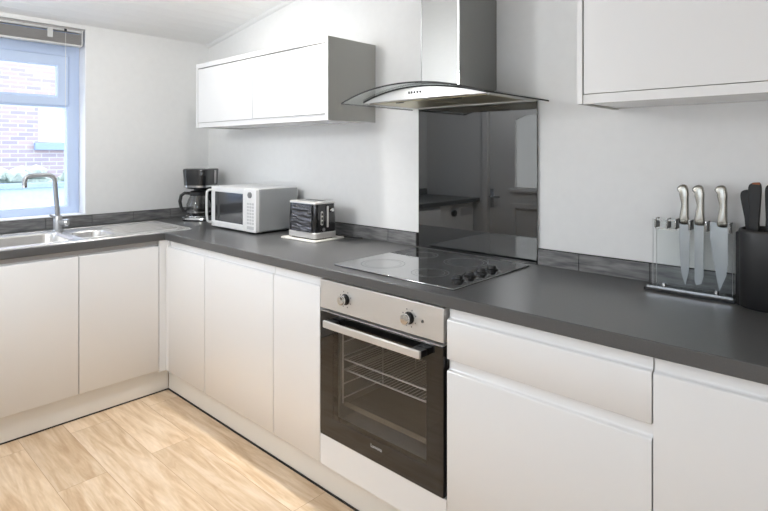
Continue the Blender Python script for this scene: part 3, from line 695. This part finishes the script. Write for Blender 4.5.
# ------------------------------------------------------------------ board and toaster
m = MB(); m.prism(rrect(0, .275, 0, .215, .012, 4), 'z', 0, .008)
bd = m.build('board', BOARDM, bevel=.002); bd.location = (1.222, -.262, .9103); bd.rotation_euler = (0, 0, math.radians(2.5))
tag(bd, 'thin pale serving board under the toaster', 'board')
TZ = .9186
ts = thing('toaster', 'black two-slice toaster with rippled gloss sides and chrome base on a pale board', 'toaster', (1.363, -.157, TZ))
TX0, TX1, TY0, TY1 = 1.246, 1.474, -.233, -.080
m = MB(); m.loft([[(x, y, z) for x, y in rrect(TX0 - e, TX1 + e, TY0 - e, TY1 + e, .022, 5)] for z, e in ((TZ + .006, -.002), (TZ + .008, 0), (TZ + .033, .001), (TZ + .036, -.002))]); m.build('chrome_base', STEEL_H, ts)
m = MB(); m.loft([[(x, y, z) for x, y in rrect(TX0 + e, TX1 - e, TY0 + e, TY1 - e, .02, 5)] for z, e in ((TZ, .012), (TZ + .0065, .012))]); m.build('foot_plate', BLACK_PL, ts)
m = MB(); m.loft([[(x, y, z) for x, y in rrect(TX0 + e, TX1 - e, TY0 + e, TY1 - e, .02, 5)] for z, e in ((TZ + .036, .003), (TZ + .10, .002), (TZ + .181, .006))]); bd2 = m.build('body', BLACK_GL, ts)
def ripple(x, z):
    return .0030 * noise.noise(Vector((x * 14, 1.7, z * 85))) + .0016 * noise.noise(Vector((x * 30 + 5, 4.2, z * 150)))
for yy, sg in ((TY0 - .002, 1), (TY1 + .002, -1)):
    m = MB(); nx, nz = 22, 44; xa, xb, za, zb_ = TX0 + .042, TX1 - .026, TZ + .041, TZ + .176
    V = [[m.bm.verts.new((xa + (xb - xa) * i / nx, yy + (0 if i in (0, nx) or k in (0, nz) else ripple(xa + (xb - xa) * i / nx, za + (zb_ - za) * k / nz)), za + (zb_ - za) * k / nz)) for k in range(nz + 1)] for i in range(nx + 1)]
    for i in range(nx):
        for k in range(nz): m.bm.faces.new((V[i][k], V[i + 1][k], V[i + 1][k + 1], V[i][k + 1]))
    m.loft([[(xa, yy, za), (xb, yy, za), (xb, yy, zb_), (xa, yy, zb_)], [(xa, yy + sg * .008, za), (xb, yy + sg * .008, za), (xb, yy + sg * .008, zb_), (xa, yy + sg * .008, zb_)]], cap=False)
    m.build('rippled_panel', TOASTF, bd2, angle=80)
m = MB(); m.loft([[(x, y, z) for x, y in rrect(TX0 + e, TX1 - e, TY0 + e, TY1 - e, .02, 5)] for z, e in ((TZ + .181, .005), (TZ + .183, .0035), (TZ + .189, .004), (TZ + .193, .010))]); tt = m.build('top_plate', STEEL_H, ts)
for y in (-.185, -.130):
    m = MB(); m.prism(rrect(TX0 + .035, TX1 - .045, y - .012, y + .012, .004, 2), 'z', TZ + .1925, TZ + .1935); m.build('bread_slot', BLACK_PL, tt)
m = MB(); m.prism(rrect(-.193, -.178, TZ + .074, TZ + .145, .006, 4), 'x', TX1 - .002, TX1 + .001); bp = m.build('button_strip', STEEL_H, bd2)
for k in range(3):
    m = MB(); m.prism(rrect(-.1905, -.1805, TZ + .080 + k * .021, TZ + .095 + k * .021, .004, 3), 'x', TX1, TX1 + .003); m.build('button', BLACK_PL, bp, bevel=.0008)
m = MB(); m.prism(rrect(-.153, -.141, TZ + .060, TZ + .170, .004, 3), 'x', TX1 - .002, TX1 + .0012); m.build('lever_track', STEEL_H, bd2)
m = MB(); m.prism(rrect(-.135, -.112, TZ + .138, TZ + .158, .009, 4), 'x', TX1 - .004, TX1 + .014); m.build('lever', CHROME, bd2, bevel=.003)
m = MB(); m.cyl((TX1 - .002, -.180, TZ + .052), (TX1 + .008, -.180, TZ + .052), .010, seg=20); m.build('browning_dial', CHROME, bd2)
m = MB(); m.tube([(1.36, TY1 - .004, TZ + .02), (1.38, -.05, TZ + .012), (1.43, -.03, TZ + .000), (1.46, -.02, .9139), (1.53, -.01, .9139), (1.57, .012, .9139)], .003, 8); m.build('power_cord', BLACK_PL, ts)

# ------------------------------------------------------------------ knife stand and knives
ks = thing('knife_stand', 'clear acrylic knife stand on a black foot holding three steel knives', 'knife stand', (3.125, -.045, .9102))
m = MB(); m.prism(rrect(2.998, 3.258, -.092, -.002, .004, 2), 'z', .9103, .918); m.build('black_foot', BLACK_PL, ks, bevel=.001)
m = MB(); m.prism(rrect(3.006, 3.250, -.084, -.010, .004, 2), 'z', .9185, .926); m.build('clear_foot', ACRYL, ks, bevel=.001)
m = MB(); m.box(3.006, 3.250, -.0848, -.084, .919, .9258); m.build('bright_edge', CHROME, ks)
for y in (-.066, -.026):
    m = MB(); m.box(3.020, 3.246, y - .002, y + .002, .9265, 1.147); sh = m.build('clear_sheet', ACRYL, ks)
    for xa in (3.2458, 3.0196): MB().box(xa, xa + .0006, y - .002, y + .002, .9265, 1.147).build('bright_edge', LGREY, sh)
for bx in (3.026, 3.061, 3.086, 3.1275, 3.1745, 3.2365):
    m = MB(); m.box(bx - .0028, bx + .0028, -.064, -.028, 1.116, 1.149); m.build('divider', CHROME, ks, bevel=.001)
    m = MB(); m.box(bx - .0012, bx + .0045, -.0638, -.0282, 1.1165, 1.1485); m.build('divider_backing', BLACK_PL, ks)
m = MB(); m.box(3.026, 3.086, -.063, -.060, 1.141, 1.146); m.box(3.026, 3.092, -.063, -.060, 1.112, 1.1155); m.build('cross_bar', CHROME, ks)
for bx in (3.055, 3.205):
    m = MB(); m.cyl((bx, -.072, .9262), (bx, -.072, .938), .006, seg=14); m.build('fixing_screw', CHROME, ks)

def smooth_poly(pts, n=4):
    """closed Catmull-Rom through the outline"""
    out = []; N = len(pts)
    for i in range(N):
        p0, p1, p2, p3 = (Vector(pts[(i + k - 1) % N]) for k in range(4))
        for t in [j / n for j in range(n)]:
            out.append(tuple(.5 * ((2 * p1) + (p2 - p0) * t + (2 * p0 - 5 * p1 + 4 * p2 - p3) * t * t + (3 * p1 - p0 - 3 * p2 + p3) * t ** 3)))
    return out
def steel_knife(label, cx, y, w, ztip, tipx, kind, zt):
    zn = 1.146                               # neck height
    k = thing('kitchen_knife', label, 'knife', (cx, y, ztip), group='steel knives in the clear stand')
    l, r = cx - w / 2, cx + w / 2
    if kind == 'point': bl = [(l, zn), (l, zn - .06), (l + w * .05, zn - .13), (l + w * .22, ztip + .035), (tipx, ztip), (r - w * .10, ztip + .045), (r, ztip + .09), (r, zn)]
    elif kind == 'chef': bl = [(l, zn), (l + w * .02, zn - .045), (l + w * .18, zn - .11), (l + w * .42, ztip + .03), (tipx, ztip), (r - w * .10, ztip + .05), (r, ztip + .10), (r, zn)]
    else: bl = [(l, zn), (l, zn - .10), (l + w * .02, ztip + .012), (l + w * .2, ztip), (r - w * .25, ztip + .006), (r, ztip + .03), (r, zn)]
    m = MB(); m.prism(bl, 'y', y - .0011, y + .0011); m.build('blade', BLADE, k, smooth=False)
    hz = zt - zn; hw = .0125; hc = r - .016 if kind != 'flat' else cx + .002
    if kind == 'chef': hc = cx + .010
    lf = [(-hw, -.012), (-hw * 1.05, .01), (-hw * .85, .03), (-hw * .62, .05), (-hw * .85, .068), (-hw * 1.15, .083), (-hw * 1.1, hz - .026), (-hw * 1.7, hz - .016), (-hw * 1.1, hz - .004), (0, hz), (hw * .75, hz - .008), (hw * 1.05, hz - .03), (hw * 1.0, .07), (hw * 1.0, .04), (hw * 1.0, .015), (hw, -.012)]
    prof = [(hc + a, zn + b) for a, b in smooth_poly(lf, 3)]
    cx_, cz_ = sum(p[0] for p in prof) / len(prof), sum(p[1] for p in prof) / len(prof)
    def rg(s, yy): return [(cx_ + (a - cx_) * s, yy, cz_ + (b - cz_) * (1 - (1 - s) * .35)) for a, b in prof]
    m = MB(); m.loft([rg(.62, y - .0095), rg(.86, y - .008), rg(1, y - .0035), rg(1, y + .0035), rg(.86, y + .008), rg(.62, y + .0095)]); m.build('handle', HANDLE, k, angle=60)
    return k
BLADE = mat('satin_blade', lin(160, 161, 162), .34, metal=1, bump=.05, stretch=(30, 1, 1), bscale=60, var=.06)
HANDLE = mat('satin_steel_handle', lin(172, 170, 163), .26, metal=1, bump=.01)
steel_knife('steel carving knife, leftmost of three in the clear stand', 3.110, -.046, .030, .934, 3.112, 'point', 1.262)
steel_knife('steel blunt-tipped knife, middle of three in the clear stand', 3.1515, -.046, .026, .940, 3.15, 'flat', 1.262)
steel_knife('wide steel chef knife nearest the black knife block', 3.206, -.046, .050, .932, 3.208, 'chef', 1.264)

# ------------------------------------------------------------------ black knife block
BX, BYc = 3.352, -.062
kb = thing('knife_block', 'rounded black knife block at the right end of the worktop', 'knife block', (BX, BYc, .9102))
def oval(e, n=40): return [(BX + (.090 - e) * math.copysign(abs(math.cos(a)) ** .8, math.cos(a)), BYc + (.078 - e) * math.copysign(abs(math.sin(a)) ** .8, math.sin(a))) for a in [2 * PI * k / n for k in range(n)]]
m = MB(); m.loft([[(x, y, z) for x, y in oval(e)] for z, e in ((.9103, .004), (.914, 0), (1.130, 0), (1.138, .002), (1.1405, .007), (1.139, .010), (1.126, .012))]); m.build('body', BLACKOAK, kb, angle=50)
m = MB(); m.prism([(3.261, -.040), (3.258, -.052), (3.258, -.088), (3.268, -.100), (3.274, -.092), (3.272, -.04)], 'z', .9104, 1.128); m.build('side_rib', BLACK_PL, kb, bevel=.002)
m = MB(); m.prism(oval(.013), 'z', 1.122, 1.127); m.build('bristle_top', BLACK_PL, kb)
def block_knife(label, bx, by, tilt, length, w, endm):
    k = thing('block_knife', label, 'knife', (bx, by, 1.1275), group='black-handled knives in the knife block')
    def P(u, v): return (bx + u * math.cos(tilt) + v * math.sin(tilt), 1.128 - u * math.sin(tilt) + v * math.cos(tilt))
    prof = [P(-w * .42, 0), P(-w * .45, .04), P(-w * .6, length * .7), P(-w * .62, length - .012), P(-w * .35, length), P(w * .35, length + .002), P(w * .55, length - .014), P(w * .5, length * .6), P(w * .42, .03), P(w * .40, 0)]
    m = MB(); m.prism(smooth_poly(prof, 3), 'y', by - .008, by + .008); h = m.build('handle', BLACK_HANDLE, k, bevel=.003)
    if endm: 
        pr = [P(-w * .3, length - .003), P(-w * .3, length + .002), P(w * .38, length + .004), P(w * .45, length - .004)]
        MB().prism(pr, 'y', by - .0085, by + .0085).build('end_cap', endm, h, bevel=.002)
    return k
block_knife('short black-handled knife at the left side of the black block', 3.288, -.045, -.10, .122, .022, None)
block_knife('black-handled knife with orange-brown end leaning in the black block', 3.303, -.075, .02, .146, .028, BROWN)
block_knife('black-handled knife at the extreme right edge of the photo', 3.339, -.060, .03, .142, .024, None)

# ------------------------------------------------------------------ camera
cam = bpy.data.cameras.new('camera'); co = bpy.data.objects.new('camera', cam); COL.objects.link(co)
cam.sensor_fit = 'HORIZONTAL'; cam.sensor_width = 36; cam.lens = 36 * 536.82 / 768
yaw = math.radians(47.26333)
fwd = Vector((-math.cos(yaw), math.sin(yaw), 0))
co.location = (3.577, -1.993, 1.366); co.rotation_euler = (PI / 2, 0, math.atan2(-fwd.x, fwd.y))
cam.shift_y = -(255.5 - 152.5) / 768; cam.clip_start = .02
S.camera = co

# ------------------------------------------------------------------ light
w = bpy.data.worlds.new('world'); S.world = w; w.use_nodes = True
nt = w.node_tree; bg = nt.nodes['Background']
sky = nt.nodes.new('ShaderNodeTexSky'); sky.sky_type = 'HOSEK_WILKIE'; sky.turbidity = 6; sky.ground_albedo = .5; sky.sun_direction = (.5, -.5, .7)
mx = nt.nodes.new('ShaderNodeMix'); mx.data_type = 'RGBA'; mx.inputs[0].default_value = .8
nt.links.new(sky.outputs[0], mx.inputs[6]); mx.inputs[7].default_value = (.87, .94, 1.0, 1)
nt.links.new(mx.outputs[2], bg.inputs['Color']); bg.inputs['Strength'].default_value = 3.8

def lamp(name, loc, power, size, col=(1, .97, .92), spread=180, rot=(0, 0, 0)):
    l = bpy.data.lights.new(name, 'AREA'); l.shape = 'DISK'; l.size = size; l.energy = power; l.color = col; l.spread = math.radians(spread)
    o = bpy.data.objects.new(name, l); COL.objects.link(o); o.location = loc; o.rotation_euler = rot
    return o
lamp('downlight', (.99, -.51, CZ(.99) - .02), 3.2, .05, (1, .98, .94))
lamp('downlight', (1.60, -.50, CZ(1.60) - .02), 3.6, .05, (1, .98, .95), 62)
def fill_point(loc, power, r, col):  # unseen point lights added to brighten ceiling, walls and doors
    l = bpy.data.lights.new('fill_light', 'POINT'); l.energy = power; l.shadow_soft_size = r; l.color = col
    o = bpy.data.objects.new('fill_light', l); COL.objects.link(o); o.location = loc
fill_point((1.3, -2.0, 1.86), 29, .14, (.95, .975, 1))
fill_point((4.6, -2.1, 1.35), 13, .14, (.97, .985, 1))

vs = S.view_settings; vs.view_transform = 'Standard'; vs.look = 'None'; vs.gamma = 1; vs.use_curve_mapping = False; vs.exposure = .4
S.cycles.max_bounces = 12; S.cycles.glossy_bounces = 6; S.cycles.transparent_max_bounces = 16; S.cycles.diffuse_bounces = 6
S.cycles.caustics_reflective = False; S.cycles.caustics_refractive = False; S.cycles.use_denoising = True
S.cycles.sample_clamp_indirect = 6

# internal bookkeeping off the objects
for o in bpy.data.objects:
    if '_o' in o: del o['_o']
